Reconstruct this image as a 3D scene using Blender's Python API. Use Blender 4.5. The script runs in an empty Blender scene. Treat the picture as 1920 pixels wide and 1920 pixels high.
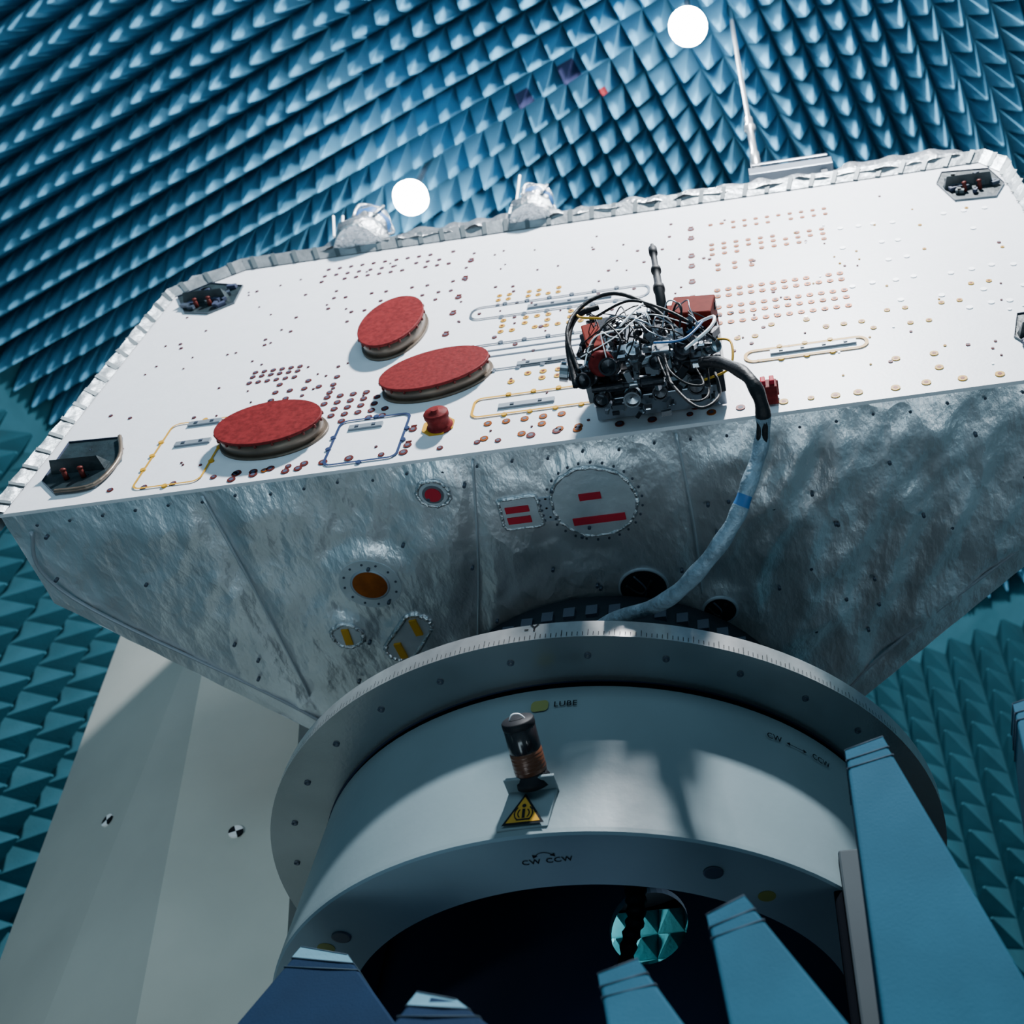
import bpy, bmesh, math, random
from mathutils import Vector, Matrix, noise
random.seed(7)
COL=bpy.context.scene.collection
ZO=1.6   # camera stands 1.6 m above the floor; all coordinates below are relative to eye height

# ---------------------------------------------------------------- materials
def mat(name,col,rough=.5,metal=0,var=0,vscale=8,bump=0,bscale=30,col2=None,bdist=.01,emis=None,estr=0,spec=None,vor=0,vorscale=12,stretch=None,big=0):
    m=bpy.data.materials.new(name);m.use_nodes=True;nt=m.node_tree;N=nt.nodes;L=nt.links
    b=N["Principled BSDF"]
    b.inputs["Base Color"].default_value=(*col,1);b.inputs["Roughness"].default_value=rough;b.inputs["Metallic"].default_value=metal
    if spec is not None: b.inputs["Specular IOR Level"].default_value=spec
    tc=N.new("ShaderNodeTexCoord");src=tc.outputs["Object"]
    if stretch:
        mp=N.new("ShaderNodeMapping");mp.inputs["Scale"].default_value=stretch;L.new(src,mp.inputs["Vector"]);src=mp.outputs["Vector"]
    if var or col2:
        n=N.new("ShaderNodeTexNoise");n.inputs["Scale"].default_value=vscale;n.inputs["Detail"].default_value=6
        L.new(src,n.inputs["Vector"])
        r=N.new("ShaderNodeValToRGB");c2=col2 or tuple(max(0,c*(1-var)) for c in col)
        r.color_ramp.elements[0].position=.35;r.color_ramp.elements[1].position=.65
        r.color_ramp.elements[0].color=(*c2,1);r.color_ramp.elements[1].color=(*col,1)
        L.new(n.outputs["Fac"],r.inputs["Fac"]);L.new(r.outputs["Color"],b.inputs["Base Color"])
    last=None
    def addb(h,s,d):
        nonlocal last
        bp=N.new("ShaderNodeBump");bp.inputs["Strength"].default_value=s;bp.inputs["Distance"].default_value=d
        L.new(h,bp.inputs["Height"])
        if last: L.new(last.outputs["Normal"],bp.inputs["Normal"])
        last=bp
    if bump:
        n=N.new("ShaderNodeTexNoise");n.inputs["Scale"].default_value=bscale;n.inputs["Detail"].default_value=5
        L.new(src,n.inputs["Vector"]);addb(n.outputs["Fac"],bump,bdist)
    if vor:
        n0=N.new("ShaderNodeTexNoise");n0.inputs["Scale"].default_value=5;L.new(src,n0.inputs["Vector"])
        mx=N.new("ShaderNodeMixRGB");mx.inputs["Fac"].default_value=.3;L.new(src,mx.inputs[1]);L.new(n0.outputs["Color"],mx.inputs[2])
        v=N.new("ShaderNodeTexVoronoi");v.inputs["Scale"].default_value=vorscale;L.new(mx.outputs["Color"],v.inputs["Vector"])
        addb(v.outputs["Distance"],vor,.03)
    if big:
        n=N.new("ShaderNodeTexNoise");n.inputs["Scale"].default_value=6;n.inputs["Detail"].default_value=3;n.noise_type='RIDGED_MULTIFRACTAL'
        L.new(src,n.inputs["Vector"]);addb(n.outputs["Fac"],big,.02)
    if last: L.new(last.outputs["Normal"],b.inputs["Normal"])
    if emis:
        b.inputs["Emission Color"].default_value=(*emis,1);b.inputs["Emission Strength"].default_value=estr
    return m
M=dict(
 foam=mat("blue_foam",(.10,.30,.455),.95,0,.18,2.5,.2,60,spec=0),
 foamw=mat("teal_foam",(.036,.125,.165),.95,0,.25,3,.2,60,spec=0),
 foamwin=mat("lit_teal_foam",(.07,.38,.42),.9,0,.3,3,.3,60,spec=.1),  # teal foam with brighter colour so it reads as lit
 foamred=mat("red_tip_foam",(.22,.006,.012),.8),
 foamdk=mat("navy_tip_foam",(.014,.016,.065),.8),
 panel=mat("white_panel",(.62,.63,.665),.45,0,.04,20,.05,80,spec=.3),
 mli=mat("silver_blanket",(.76,.80,.83),.36,.78,.22,6,.38,36,bdist=.013,vor=.28,vorscale=8,stretch=(1.35,.7,1),big=.30),
 mlirim=mat("crinkled_foil",(.27,.30,.32),.42,.5,.3,14,.35,30,bdist=.012),
 hatch=mat("hatch_foil",(.40,.45,.48),.45,.35,.15,14,.3,30,bdist=.01),
 foil=mat("bright_foil",(.60,.63,.66),.25,.85,.25,40,1,60,bdist=.01),
 seam=mat("seam_tape",(.25,.29,.33),.5,.4),
 seaml=mat("light_seam_tape",(.45,.50,.54),.4,.6),
 clip=mat("rim_tab",(.06,.08,.09),.5,.3),
 stud=mat("dark_stud",(.04,.055,.08),.5,.3),
 skirt=mat("shade_skirt",(.012,.018,.024),.7,0,spec=.1),
 red=mat("red_cover",(.125,.013,.014),.6,0,.35,70,.15,60,spec=.06),
 redor=mat("dark_red_metal",(.115,.012,.008),.65,0,.25,30,spec=.03),
 redbar=mat("red_tag",(.33,.015,.03),.6,spec=.1),
 gold=mat("bronze_wall",(.13,.10,.075),.4,.5,.3,15),
 copper=mat("copper_ring",(.24,.06,.007),.45,.3,.4,20,spec=.15),
 brown=mat("dark_copper",(.075,.013,.011),.5,.2,spec=.15),
 yellow=mat("yellow_trim",(.42,.22,.015),.5,spec=.15),
 olive=mat("faded_yellow",(.15,.16,.035),.55),
 navyline=mat("navy_trim",(.02,.035,.09),.4,.3),
 steel=mat("grey_trim",(.20,.23,.27),.3,.8),
 slot=mat("slot_grey",(.15,.18,.21),.5,.3),
 pocket=mat("dark_teal_pocket",(.009,.022,.028),.5,.2,.5,20,.3,40),
 black=mat("black_metal",(.02,.022,.028),.3,.6,0,8,.2,40),
 rubber=mat("black_sleeve",(.006,.007,.009),.5,0,0,8,.3,60,spec=.2),
 mattebk=mat("matte_black",(.006,.007,.010),.6,0,spec=.2),
 dark=mat("dark_interior",(.014,.023,.055),.7),
 chrome=mat("dark_chrome",(.30,.32,.35),.25,.9),
 paint=mat("grey_teal_paint",(.150,.205,.225),.42,0,.10,4,.04,60,spec=.35),
 paintc=mat("grey_paint",(.17,.24,.28),.45,0,.08,4,.04,60,spec=.35),
 column=mat("plate_grey_paint",(.030,.042,.050),.6,0,.1,5,spec=.1),
 gap=mat("black_gap",(.002,.003,.005),.8,0,spec=.02),
 flange=mat("flange_metal",(.30,.34,.36),.27,.8,.22,3,.05,80),
 rimm=mat("brushed_rim",(.70,.70,.69),.28,.85,.15,30),
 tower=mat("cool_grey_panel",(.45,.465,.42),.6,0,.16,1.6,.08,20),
 tower_shaded=mat("cool_grey_panel_shaded",(.34,.36,.335),.6,0,.16,1.6,.08,20),  # darker copy of the tower panel, shade painted into the left face
 text=mat("black_lettering",(.006,.008,.011),.7,spec=.1),
 white=mat("white_mark",(.8,.8,.8),.5),
 orange=mat("amber_lens",(.13,.045,.022),.3,.2,.3,30),
 smoke=mat("smoked_lens",(.018,.014,.016),.15,0,.3,20),
 cabg=mat("grey_sleeve",(.22,.31,.38),.4,.2,.4,25,.8,50),
 bluet=mat("blue_tape",(.015,.10,.27),.5),
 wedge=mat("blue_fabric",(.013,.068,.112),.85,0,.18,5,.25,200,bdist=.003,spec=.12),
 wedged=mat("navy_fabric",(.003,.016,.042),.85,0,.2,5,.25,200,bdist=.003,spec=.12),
 tip=mat("top_lit_fabric",(.08,.19,.25),.8,0,.15,5,.25,200,bdist=.003,spec=.15),  # paler blue stands in for light falling on the tips
 stitch=mat("fabric_seam",(.006,.028,.050),.8),
 floor=mat("dark_floor",(.03,.10,.14),.7,0,.3,4),
 bulb=mat("lamp_glass",(1,1,1),.3,emis=(.93,.97,1),estr=150),
 holew=mat("white_cap",(.93,.93,.95),.4),
)

# ---------------------------------------------------------------- mesh builder
class MB:
    def __init__(s): s.v=[];s.f=[];s.m=[];s.s=[];s.mats=[]
    def mi(s,m):
        m=M[m]
        if m not in s.mats: s.mats.append(m)
        return s.mats.index(m)
    def add(s,vs,fs,m,smooth=False):
        o=len(s.v);i=s.mi(m);s.v+= [tuple(v) for v in vs]
        for f in fs: s.f.append([o+k for k in f]);s.m.append(i);s.s.append(smooth)
    def box(s,a,b,m,R=None,c=None,bev=0):
        (x0,y0,z0),(x1,y1,z1)=a,b
        vs=[Vector(p) for p in [(x0,y0,z0),(x1,y0,z0),(x1,y1,z0),(x0,y1,z0),(x0,y0,z1),(x1,y0,z1),(x1,y1,z1),(x0,y1,z1)]]
        if R is not None:
            c=Vector(c) if c else Vector(((x0+x1)/2,(y0+y1)/2,(z0+z1)/2));vs=[c+R@(v-c) for v in vs]
        s.add(vs,[(0,3,2,1),(4,5,6,7),(0,1,5,4),(1,2,6,5),(2,3,7,6),(3,0,4,7)],m)
    def hexa(s,vs,m): s.add(vs,[(0,3,2,1),(4,5,6,7),(0,1,5,4),(1,2,6,5),(2,3,7,6),(3,0,4,7)],m)
    def lathe(s,p,ax,prof,m,n=24,smooth=True,cap=True,up=None,a0=0,a1=2*math.pi,nz=0):
        p=Vector(p);ax=Vector(ax).normalized()
        t=Vector((1,0,0)) if abs(ax.x)<.9 else Vector((0,1,0))
        u=ax.cross(t).normalized();w=ax.cross(u)
        full=abs(a1-a0-2*math.pi)<1e-6;k=n if full else n+1
        rings=[]
        for q in prof:
            r,d=q[0],q[1]
            rings.append([p+ax*d+(u*math.cos(a0+(a1-a0)*i/n)+w*math.sin(a0+(a1-a0)*i/n))*(r*(1+nz*random.uniform(-1,1))) for i in range(k)])
        for j in range(len(prof)-1):
            mm=prof[j+1][2] if len(prof[j+1])>2 else m
            vs=rings[j]+rings[j+1]
            fs=[(i,(i+1)%k,k+(i+1)%k,k+i) for i in range(n)]
            s.add(vs,fs,mm,smooth)
        if cap and full:
            if prof[0][0]>1e-5: s.add(rings[0],[tuple(range(k))[::-1]],m)
            if prof[-1][0]>1e-5: s.add(rings[-1],[tuple(range(k))],prof[-1][2] if len(prof[-1])>2 else m)
    def cyl(s,a,b,r,m,n=16,r2=None):
        a=Vector(a);b=Vector(b);s.lathe(a,b-a,[(r,0),(r if r2 is None else r2,(b-a).length)],m,n)
    def tube(s,pts,r,m,n=8,sub=6,mf=None):
        pts=[Vector(p) for p in pts];P=[]
        for i in range(len(pts)-1):
            p0=pts[max(i-1,0)];p1=pts[i];p2=pts[i+1];p3=pts[min(i+2,len(pts)-1)]
            for k in range(sub):
                t=k/sub;P.append(.5*((2*p1)+(p2-p0)*t+(2*p0-5*p1+4*p2-p3)*t*t+(3*p1-p0-3*p2+p3)*t**3))
        P.append(pts[-1]);T=(P[1]-P[0]).normalized();u=T.orthogonal().normalized();rings=[]
        for i,p in enumerate(P):
            T=(P[min(i+1,len(P)-1)]-P[max(i-1,0)]).normalized();u=(u-T*u.dot(T)).normalized();w=T.cross(u)
            rr=r(i/(len(P)-1)) if callable(r) else r
            rings.append([p+(u*math.cos(2*math.pi*k/n)+w*math.sin(2*math.pi*k/n))*rr for k in range(n)])
        for i in range(len(P)-1):
            mm=mf(i/(len(P)-1)) if mf else m
            s.add(rings[i]+rings[i+1],[(k,(k+1)%n,n+(k+1)%n,n+k) for k in range(n)],mm,True)
        s.add(rings[0],[tuple(range(n))[::-1]],m);s.add(rings[-1],[tuple(range(n))],mf(1) if mf else m)
    def prism(s,poly,ax,a,b,m,mside=None):
        g=(lambda p,t:(p[0],t,p[1])) if ax=='y' else (lambda p,t:(p[0],p[1],t))
        n=len(poly);vs=[g(p,a) for p in poly]+[g(p,b) for p in poly]
        s.add(vs,[tuple(range(n))],m);s.add(vs,[tuple(range(n,2*n))[::-1]],m)
        s.add(vs,[(i,n+i,n+(i+1)%n,(i+1)%n) for i in range(n)],mside or m)
    def build(s,name,parent=None,fix=True,bevel=0,label=None,kind=None):
        me=bpy.data.meshes.new(name);me.from_pydata(s.v,[],s.f)
        for m in s.mats: me.materials.append(m)
        me.polygons.foreach_set("material_index",s.m);me.polygons.foreach_set("use_smooth",s.s);me.update()
        if fix:
            bm=bmesh.new();bm.from_mesh(me);bmesh.ops.remove_doubles(bm,verts=bm.verts,dist=1e-5)
            bmesh.ops.recalc_face_normals(bm,faces=bm.faces);bm.to_mesh(me);bm.free()
        ob=bpy.data.objects.new(name,me);COL.objects.link(ob)
        if bevel:
            b=ob.modifiers.new("b","BEVEL");b.width=bevel;b.segments=2;b.limit_method='ANGLE'
        if parent: attach(ob,parent)
        if label: ob["label"]=label
        if kind: ob["kind"]=kind
        return ob
def worldpos(o):
    p=o.location.copy()
    while o.parent: o=o.parent;p+=o.location
    return p
def attach(ob,parent):
    ob.location=ob.location-worldpos(parent);ob.parent=parent
def thing(name,loc,label,cat,group=None):
    e=bpy.data.objects.new(name,None);e.empty_display_size=.1;e.location=loc;COL.objects.link(e)
    return tag(e,label,cat,group)
def tag(e,label,cat,group=None):
    e["label"]=label;e["category"]=cat
    if group: e["group"]=group
    return e
def rrect(x0,x1,z0,z1,r,n=5):
    P=[]
    for cx,cz,a in [(x1-r,z1-r,0),(x0+r,z1-r,90),(x0+r,z0+r,180),(x1-r,z0+r,270)]:
        for i in range(n+1):
            t=math.radians(a+90*i/n);P.append((cx+r*math.cos(t),cz+r*math.sin(t)))
    return P
def ringpoly(mb,outer,inner,g,m):
    n=len(outer);vs=[g(*p) for p in outer]+[g(*p) for p in inner]
    mb.add(vs,[(i,(i+1)%n,n+(i+1)%n,n+i) for i in range(n)],m)
def textmesh(body,size,g,mb,m='text'):
    c=bpy.data.curves.new("t","FONT");c.body=body;c.size=size;c.align_x='CENTER';c.align_y='CENTER';c.resolution_u=3;c.offset=size*.012;c.space_character=1.1
    o=bpy.data.objects.new("t",c);COL.objects.link(o);bpy.context.view_layer.update()
    dg=bpy.context.evaluated_depsgraph_get();me=bpy.data.meshes.new_from_object(o.evaluated_get(dg))
    vs=[g(v.co.x,v.co.y) for v in me.vertices];fs=[tuple(p.vertices) for p in me.polygons]
    mb.add(vs,fs,m);bpy.data.objects.remove(o);bpy.data.meshes.remove(me)

# ---------------------------------------------------------------- room (turned 19 degrees to the satellite)
TH=math.radians(19);E1=(math.cos(TH),-math.sin(TH));E2=(math.sin(TH),math.cos(TH))
def loc2(x,y): return (x*E1[0]+y*E1[1],x*E2[0]+y*E2[1])
H=7.4;XL=-6.45;XR=5.0;YB=7.1;YF=-3.2;FL=-ZO
def pyramids(mb,o,u,v,n,nu,nv,cell,h,m,special={}):
    o=Vector(o);u=Vector(u);v=Vector(v);n=Vector(n)
    for i in range(nu):
        for j in range(nv):
            b=o+u*(i*cell)+v*(j*cell);g=.001
            q=[b+u*g+v*g,b+u*(cell-g)+v*g,b+u*(cell-g)+v*(cell-g),b+u*g+v*(cell-g)]
            c=b+u*(cell/2)+v*(cell/2)
            bend=(u*random.uniform(-1,1)+v*random.uniform(-1,1))*.004
            tip=c+n*h*random.uniform(.99,1.005)+bend
            base=[p+n*h*.04 for p in q]
            tq=[tip+(p-c)*.06 for p in q]
            mb.add(q+base,[(0,1,5,4),(1,2,6,5),(2,3,7,6),(3,0,4,7)],m)
            if (i,j) in special:
                mm,fr=special[(i,j)];mid=[p.lerp(t_,fr) for p,t_ in zip(base,tq)]
                mb.add(base+mid,[(0,1,5,4),(1,2,6,5),(2,3,7,6),(3,0,4,7)],m);mb.add(mid+tq,[(0,1,5,4),(1,2,6,5),(2,3,7,6),(3,0,4,7),(4,5,6,7)],mm)
            else: mb.add(base+tq,[(0,1,5,4),(1,2,6,5),(2,3,7,6),(3,0,4,7),(4,5,6,7)],m)
def struct(mb,name):
    o=mb.build(name,fix=False,kind="structure");o.rotation_euler=(0,0,-TH);return o
c=.165;mb=MB();mb.box((XL-.1,YF,H),(XR+.1,YB+.1,H+.15),'foam')
def cell(x,y):
    a,b=loc2(x,y);return (int((a-XL)/c),int((b-YF)/c))
sp={cell(-1.26,2.05):('foamdk',.45),cell(-1.06,1.98):('foamdk',.3),cell(-.80,2.06):('foamred',.78)}
pyramids(mb,(XL,YF,H),(1,0,0),(0,1,0),(0,0,-1),int((XR-XL)/c),int((YB-YF)/c),c,.42,'foam',sp)
struct(mb,"ceiling")
c=.23
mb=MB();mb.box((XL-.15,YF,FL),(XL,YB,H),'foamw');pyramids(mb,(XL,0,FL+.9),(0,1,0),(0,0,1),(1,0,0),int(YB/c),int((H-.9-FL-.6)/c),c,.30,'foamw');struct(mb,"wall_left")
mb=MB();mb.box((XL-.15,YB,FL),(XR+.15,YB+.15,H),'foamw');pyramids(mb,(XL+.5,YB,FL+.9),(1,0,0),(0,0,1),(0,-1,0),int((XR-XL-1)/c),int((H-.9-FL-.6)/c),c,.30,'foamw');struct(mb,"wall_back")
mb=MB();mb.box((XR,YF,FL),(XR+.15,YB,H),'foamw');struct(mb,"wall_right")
mb=MB();mb.box((XL-.15,YF,FL-.1),(XR+.15,YB+.15,FL),'floor');struct(mb,"floor")

# ---------------------------------------------------------------- satellite
YP=1.696;Z0=2.60;Z1=4.235;SX0=-2.332;SX1=1.012
sat=thing("satellite",(-.66,2.9,2.6),"boxy satellite with white instrument panel and silver insulation","satellite")
body=[(SX0,YP+.012),(SX1,YP+.012),(SX1+.01,2.12),(.20,2.93),(-.10,3.9),(-1.22,3.9),(-1.74,2.81),(-2.35,2.06)]
mb=MB();vs=[(x,y,Z1) for x,y in body];mb.add(vs,[tuple(range(len(body)))],'mlirim')
n=len(body)
mb.add([(x,y,Z0) for x,y in body]+vs,[(i,(i+1)%n,n+(i+1)%n,n+i) for i in range(n)],'mli')
mb.build("body_shell",sat)
bm=bmesh.new();f=bm.faces.new([bm.verts.new((x,y,Z0)) for x,y in body])
st=.018
x=SX0
while x<SX1+.05:
    bmesh.ops.bisect_plane(bm,geom=bm.verts[:]+bm.edges[:]+bm.faces[:],plane_co=(x+.01,0,0),plane_no=(1,0,0));x+=st
y=YP
while y<3.9:
    bmesh.ops.bisect_plane(bm,geom=bm.verts[:]+bm.edges[:]+bm.faces[:],plane_co=(0,y+.015,0),plane_no=(0,1,0));y+=st
seams=[((-.275,1.72),(-.29,2.35)),((-.875,1.72),(-1.06,2.45)),((-1.70,1.72),(-1.70,2.6))]
flats=[(-.554,1.915,.125),(-.78,1.92,.07),(-.69,1.92,.05),(-1.017,1.81,.045),(-1.318,2.126,.10),(-.468,2.276,.08),(-.24,2.412,.058),(-1.465,2.331,.05),(-1.23,2.325,.05),(-1.27,2.37,.05),(-1.311,2.419,.05)]
def sd(p,a,b):
    p=Vector(p);a=Vector(a);b=Vector(b);d=b-a;t=max(0,min(1,(p-a).dot(d)/d.dot(d)));return (p-a-d*t).length
for v in bm.verts:
    p=v.co;e=min(sd((p.x,p.y),body[i],body[(i+1)%n]) for i in range(n))
    k=min(1,e/.12)
    s_=min(sd((p.x,p.y),*s) for s in seams);ks=min(1,s_/.06)
    right=max(0,min(1,(p.x+.30)/.25))
    q=Vector((p.x*2.2+.3*p.y,p.y*1.5,0))
    a=noise.noise(q)*.024+noise.noise(q*2.3+Vector((3,1,0)))*.011
    q2=Vector((p.x*7+p.y*2.5,p.y*3.2,0));a+=(1-abs(noise.noise(q2))*2.2)*(.005+.016*right)+noise.noise(q2*2.6)*(.0035+.006*right)+(1-2*abs(noise.noise(q2*2.1+Vector((4,2,0)))))*.0055
    dz=-a*k*(.35+.65*ks)-.008*ks*k
    if k<.99: dz+=noise.noise(Vector((p.x*9,p.y*9,2)))*.006*(1-k)
    fl_=1
    for fx,fy,fr in flats:
        fl_=min(fl_,max(0,min(1,(math.hypot(p.x-fx,p.y-fy)-fr-.012)/.05)))
    p.z+=dz*fl_-.02*(1-fl_)
for f in bm.faces: f.smooth=True
bmesh.ops.recalc_face_normals(bm,faces=bm.faces)
me=bpy.data.meshes.new("insulation_blanket");bm.to_mesh(me);bm.free();me.materials.append(M['mli'])
ob=bpy.data.objects.new("insulation_blanket",me);COL.objects.link(ob);attach(ob,sat);ob["label"]="wrinkled silver insulation blanket"
mb=MB()
for a,b in seams: mb.tube([(a[0],a[1],Z0-.010),((a[0]+b[0])/2+.01,(a[1]+b[1])/2,Z0-.014),(b[0],b[1],Z0-.010)],.004,'seaml',6,8)
ins=[(SX0+.07,YP+.07),(-2.27,2.04),(-1.69,2.75),(-1.25,3.6)];mb.tube([(x,y,Z0-.014) for x,y in ins],.006,'seam',6,10)
ins=[(SX1-.06,YP+.07),(.94,2.09),(.15,2.86),(-.1,3.6)];mb.tube([(x,y,Z0-.014) for x,y in ins],.006,'seam',6,10)
mb.build("blanket_seam",sat)
mb=MB()
def inside(x,y):
    c_=False
    for i in range(n):
        x1,y1=body[i];x2,y2=body[(i+1)%n]
        if (y1>y)!=(y2>y) and x<(x2-x1)*(y-y1)/(y2-y1)+x1: c_=not c_
    return c_
xx=SX0+.1
while xx<SX1:
    mb.lathe((xx,YP+.045+random.uniform(-.01,.01),Z0-.010),(0,0,-1),[(.0045,0),(.0045,.004)],'stud',8);xx+=.105
for i in range(70):
    x=random.uniform(SX0,SX1);y=random.uniform(1.78,2.75)
    if inside(x,y) and inside(x-.07,y+.05) and inside(x+.07,y+.05):
        mb.lathe((x,y,Z0-.018),(0,0,-1),[(.0055,0),(.0055,.016)],'stud',8)
zb=Z0-.026
for i in range(5):
    for xx in (-.714,-.680): mb.lathe((xx,1.882+i*.019,zb+.003),(0,0,-1),[(.004,0),(.004,.004)],'stud',6)
for i in range(26):
    a=2*math.pi*i/26;mb.lathe((-.554+.145*math.cos(a),1.915+.145*math.sin(a),zb+.006),(0,0,-1),[(.004,0),(.004,.004)],'stud',6)
mb.build("blanket_stud",sat,kind="stuff")
def ringfoil(mb,x,y,r,w=.012,k=40,x2=None,y2=None):
    pts=[]
    for i in range(k+1):
        a=2*math.pi*i/k
        if i==k: pts.append(pts[0]);break
        rr=r+random.uniform(-.003,.003);ox,oy=x,y
        if x2 is not None:
            d=Vector((x2-x,y2-y));
            if math.cos(a)*d.x+math.sin(a)*d.y>0: ox,oy=x2,y2
        pts.append((ox+rr*math.cos(a),oy+rr*math.sin(a),zb+.004+random.uniform(-.002,.002)))
    mb.tube(pts,lambda t:w*(.6+.4*abs(math.sin(t*57))),'foil',6,2)
    return pts
def disc(mb,x,y,r,z,m,t=.01,nn=32): mb.lathe((x,y,z+.02),(0,0,-1),[(r,0),(r,.02),(0,.0201)],m,nn,smooth=False,cap=False)
def bar(mb,x,y,hx,hy,z,m,ang=0): mb.box((x-hx,y-hy,z-.004),(x+hx,y+hy,z+.006),m,Matrix.Rotation(math.radians(ang),3,'Z'))
mb=MB();disc(mb,-.554,1.915,.125,zb,'hatch');ringfoil(mb,-.554,1.915,.127,.008);bar(mb,-.561,1.888,.033,.012,zb,'redbar');bar(mb,-.55,1.977,.08,.013,zb,'redbar')
mb.build("round_hatch",sat,label="round silver hatch with foil edge and red tags")
mb=MB();mb.box((-.836,1.866,zb),(-.724,1.974,zb+.02),'hatch')
z_=zb+.004
mb.tube([(-.836,1.866,z_),(-.78,1.864,z_),(-.724,1.866,z_),(-.722,1.92,z_),(-.724,1.974,z_),(-.78,1.976,z_),(-.836,1.974,z_),(-.838,1.92,z_),(-.836,1.866,z_)],.007,'foil',6,3)
bar(mb,-.786,1.903,.036,.011,zb,'redbar');bar(mb,-.788,1.943,.036,.012,zb,'redbar');mb.build("square_hatch",sat,label="square silver hatch with two red tags")
mb=MB();mb.box((-.722,1.875,zb+.002),(-.672,1.965,zb+.02),'seam');mb.build("bolted_patch",sat,label="dark taped patch between the hatches")
mb=MB();ringfoil(mb,-1.017,1.81,.048,.008,24);disc(mb,-1.017,1.81,.042,zb,'hatch');disc(mb,-1.017,1.81,.032,zb-.003,'steel');disc(mb,-1.017,1.81,.024,zb-.006,'redbar');mb.build("small_port",sat,label="small foil-ringed port with red plug")
mb=MB();disc(mb,-1.318,2.126,.098,zb+.003,'hatch');mb.lathe((-1.318,2.126,zb+.02),(0,0,-1),[(.062,0),(.062,.021),(.055,.021)],'seam',32,cap=False);disc(mb,-1.318,2.126,.055,zb,'copper')
for i in range(12):
    a=i*math.pi/6;mb.lathe((-1.318+.083*math.cos(a),2.126+.083*math.sin(a),zb+.003),(0,0,-1),[(.004,0),(.004,.003)],'stud',6)
mb.build("round_port",sat,label="round port with copper centre")
for x,y,r in [(-.468,2.276,.077),(-.24,2.412,.055)]:
    mb=MB();disc(mb,x,y,r,zb+.001,'mattebk');mb.lathe((x,y,zb+.01),(0,0,-1),[(r+.004,0),(r+.004,.011),(r-.003,.011)],'seam',32,cap=False)
    mb.tube([(x-r*.7,y-.02,zb),(x-r*.1,y+.02,zb-.004),(x+r*.4,y-.03,zb)],.005,'rubber',6,5);mb.tube([(x-r*.3,y-r*.7,zb),(x+r*.1,y,zb-.004),(x-r*.1,y+r*.6,zb)],.003,'stud',6,5)
    mb.build("dark_port",sat,label="dark round opening in the blanket")
mb=MB();ringfoil(mb,-1.465,2.331,.05,.010,24);disc(mb,-1.465,2.331,.046,zb,'hatch');bar(mb,-1.465,2.331,.012,.034,zb-.002,'yellow',5);mb.build("foil_port",sat,label="foil-ringed port with yellow tag")
mb=MB();pts=ringfoil(mb,-1.23,2.325,.05,.010,36,-1.311,2.419);mb.add([(p[0],p[1],zb) for p in pts[:-1]],[tuple(range(len(pts)-1))],'hatch')
for x,y in [(-1.23,2.325),(-1.311,2.419)]: bar(mb,x,y,.012,.034,zb-.004,'yellow',-4)
mb.build("foil_port",sat,fix=False,label="oblong foil patch with two yellow tags")

ch=[(SX0,Z0-.004),(SX1,Z0-.004),(SX1,Z1-.16),(SX1-.08,Z1-.04),(-2.12,Z1-.04),(SX0,4.03)]
mb=MB();mb.prism(ch,'y',YP,YP+.012,'panel');mb.build("instrument_panel",sat,label="white instrument panel")
pan=bpy.data.objects["instrument_panel"]
def strip(mb,a,b,ia,ib,yo,yi,m,k,amp=1):
    rows=4;vs=[]
    for i in range(k+1):
        t=i/k
        for j in range(rows+1):
            s=j/rows
            x=(a[0]*(1-t)+b[0]*t)*(1-s)+(ia[0]*(1-t)+ib[0]*t)*s;z=(a[1]*(1-t)+b[1]*t)*(1-s)+(ia[1]*(1-t)+ib[1]*t)*s
            y=yo*(1-s)+yi*s
            w=noise.noise(Vector((x*14,z*14,s*2)))*.018*(1-s)*amp
            w2=noise.noise(Vector((x*17+9,z*17,s*3)))*.018*(1-s*.8)*amp
            vs.append((x+w2*(.8 if abs(a[0]-b[0])<.3 else .2),y+w,z+w2))
    fs=[(i*(rows+1)+j,(i+1)*(rows+1)+j,(i+1)*(rows+1)+j+1,i*(rows+1)+j+1) for i in range(k) for j in range(rows)]
    mb.add(vs,fs,m,True)
oc=[(SX0-.012,Z0-.02),(SX0-.012,4.04),(-2.10,Z1+.002),(.965,Z1+.002),(SX1+.012,4.12),(SX1+.012,Z0)]
ic=[(SX0+.020,Z0),(SX0+.020,4.01),(-2.07,Z1-.058),(.93,Z1-.058),(SX1-.03,4.06),(SX1-.03,Z0)]
mb=MB()
for i in range(5): 
    L_=math.dist(oc[i],oc[i+1]);am=.08 if i==2 else .4
    strip(mb,oc[i],oc[i+1],ic[i],ic[i+1],YP-.030,YP-.004,'mlirim',int(L_/.02)+2,am)
    strip(mb,(oc[i][0],oc[i][1]),(oc[i+1][0],oc[i+1][1]),(oc[i][0],oc[i][1]),(oc[i+1][0],oc[i+1][1]),YP-.030,YP+.05,'mlirim',int(L_/.03)+2,am)
mb.build("panel_rim",sat,fix=False,label="crinkled silver foil rim")
mb=MB()
for i in range(5):
    L_=math.dist(oc[i],oc[i+1]);k=int(L_/.088)
    for j in range(k):
        t=(j+.5)/k
        o=Vector((oc[i][0]*(1-t)+oc[i+1][0]*t,0,oc[i][1]*(1-t)+oc[i+1][1]*t));q=Vector((ic[i][0]*(1-t)+ic[i+1][0]*t,0,ic[i][1]*(1-t)+ic[i+1][1]*t))
        d=(q-o);o=o+d*.04;T=Vector((-d.z,0,d.x)).normalized()*.009
        a=[o-T,o+T,q+T,q-T];vs=[Vector((p.x,YP-.034 if kk<2 else YP-.008,p.z)) for kk,p in enumerate(a)]
        vs2=[v+Vector((0,.003,0)) for v in vs];mb.hexa(vs2+vs,'clip')
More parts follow.
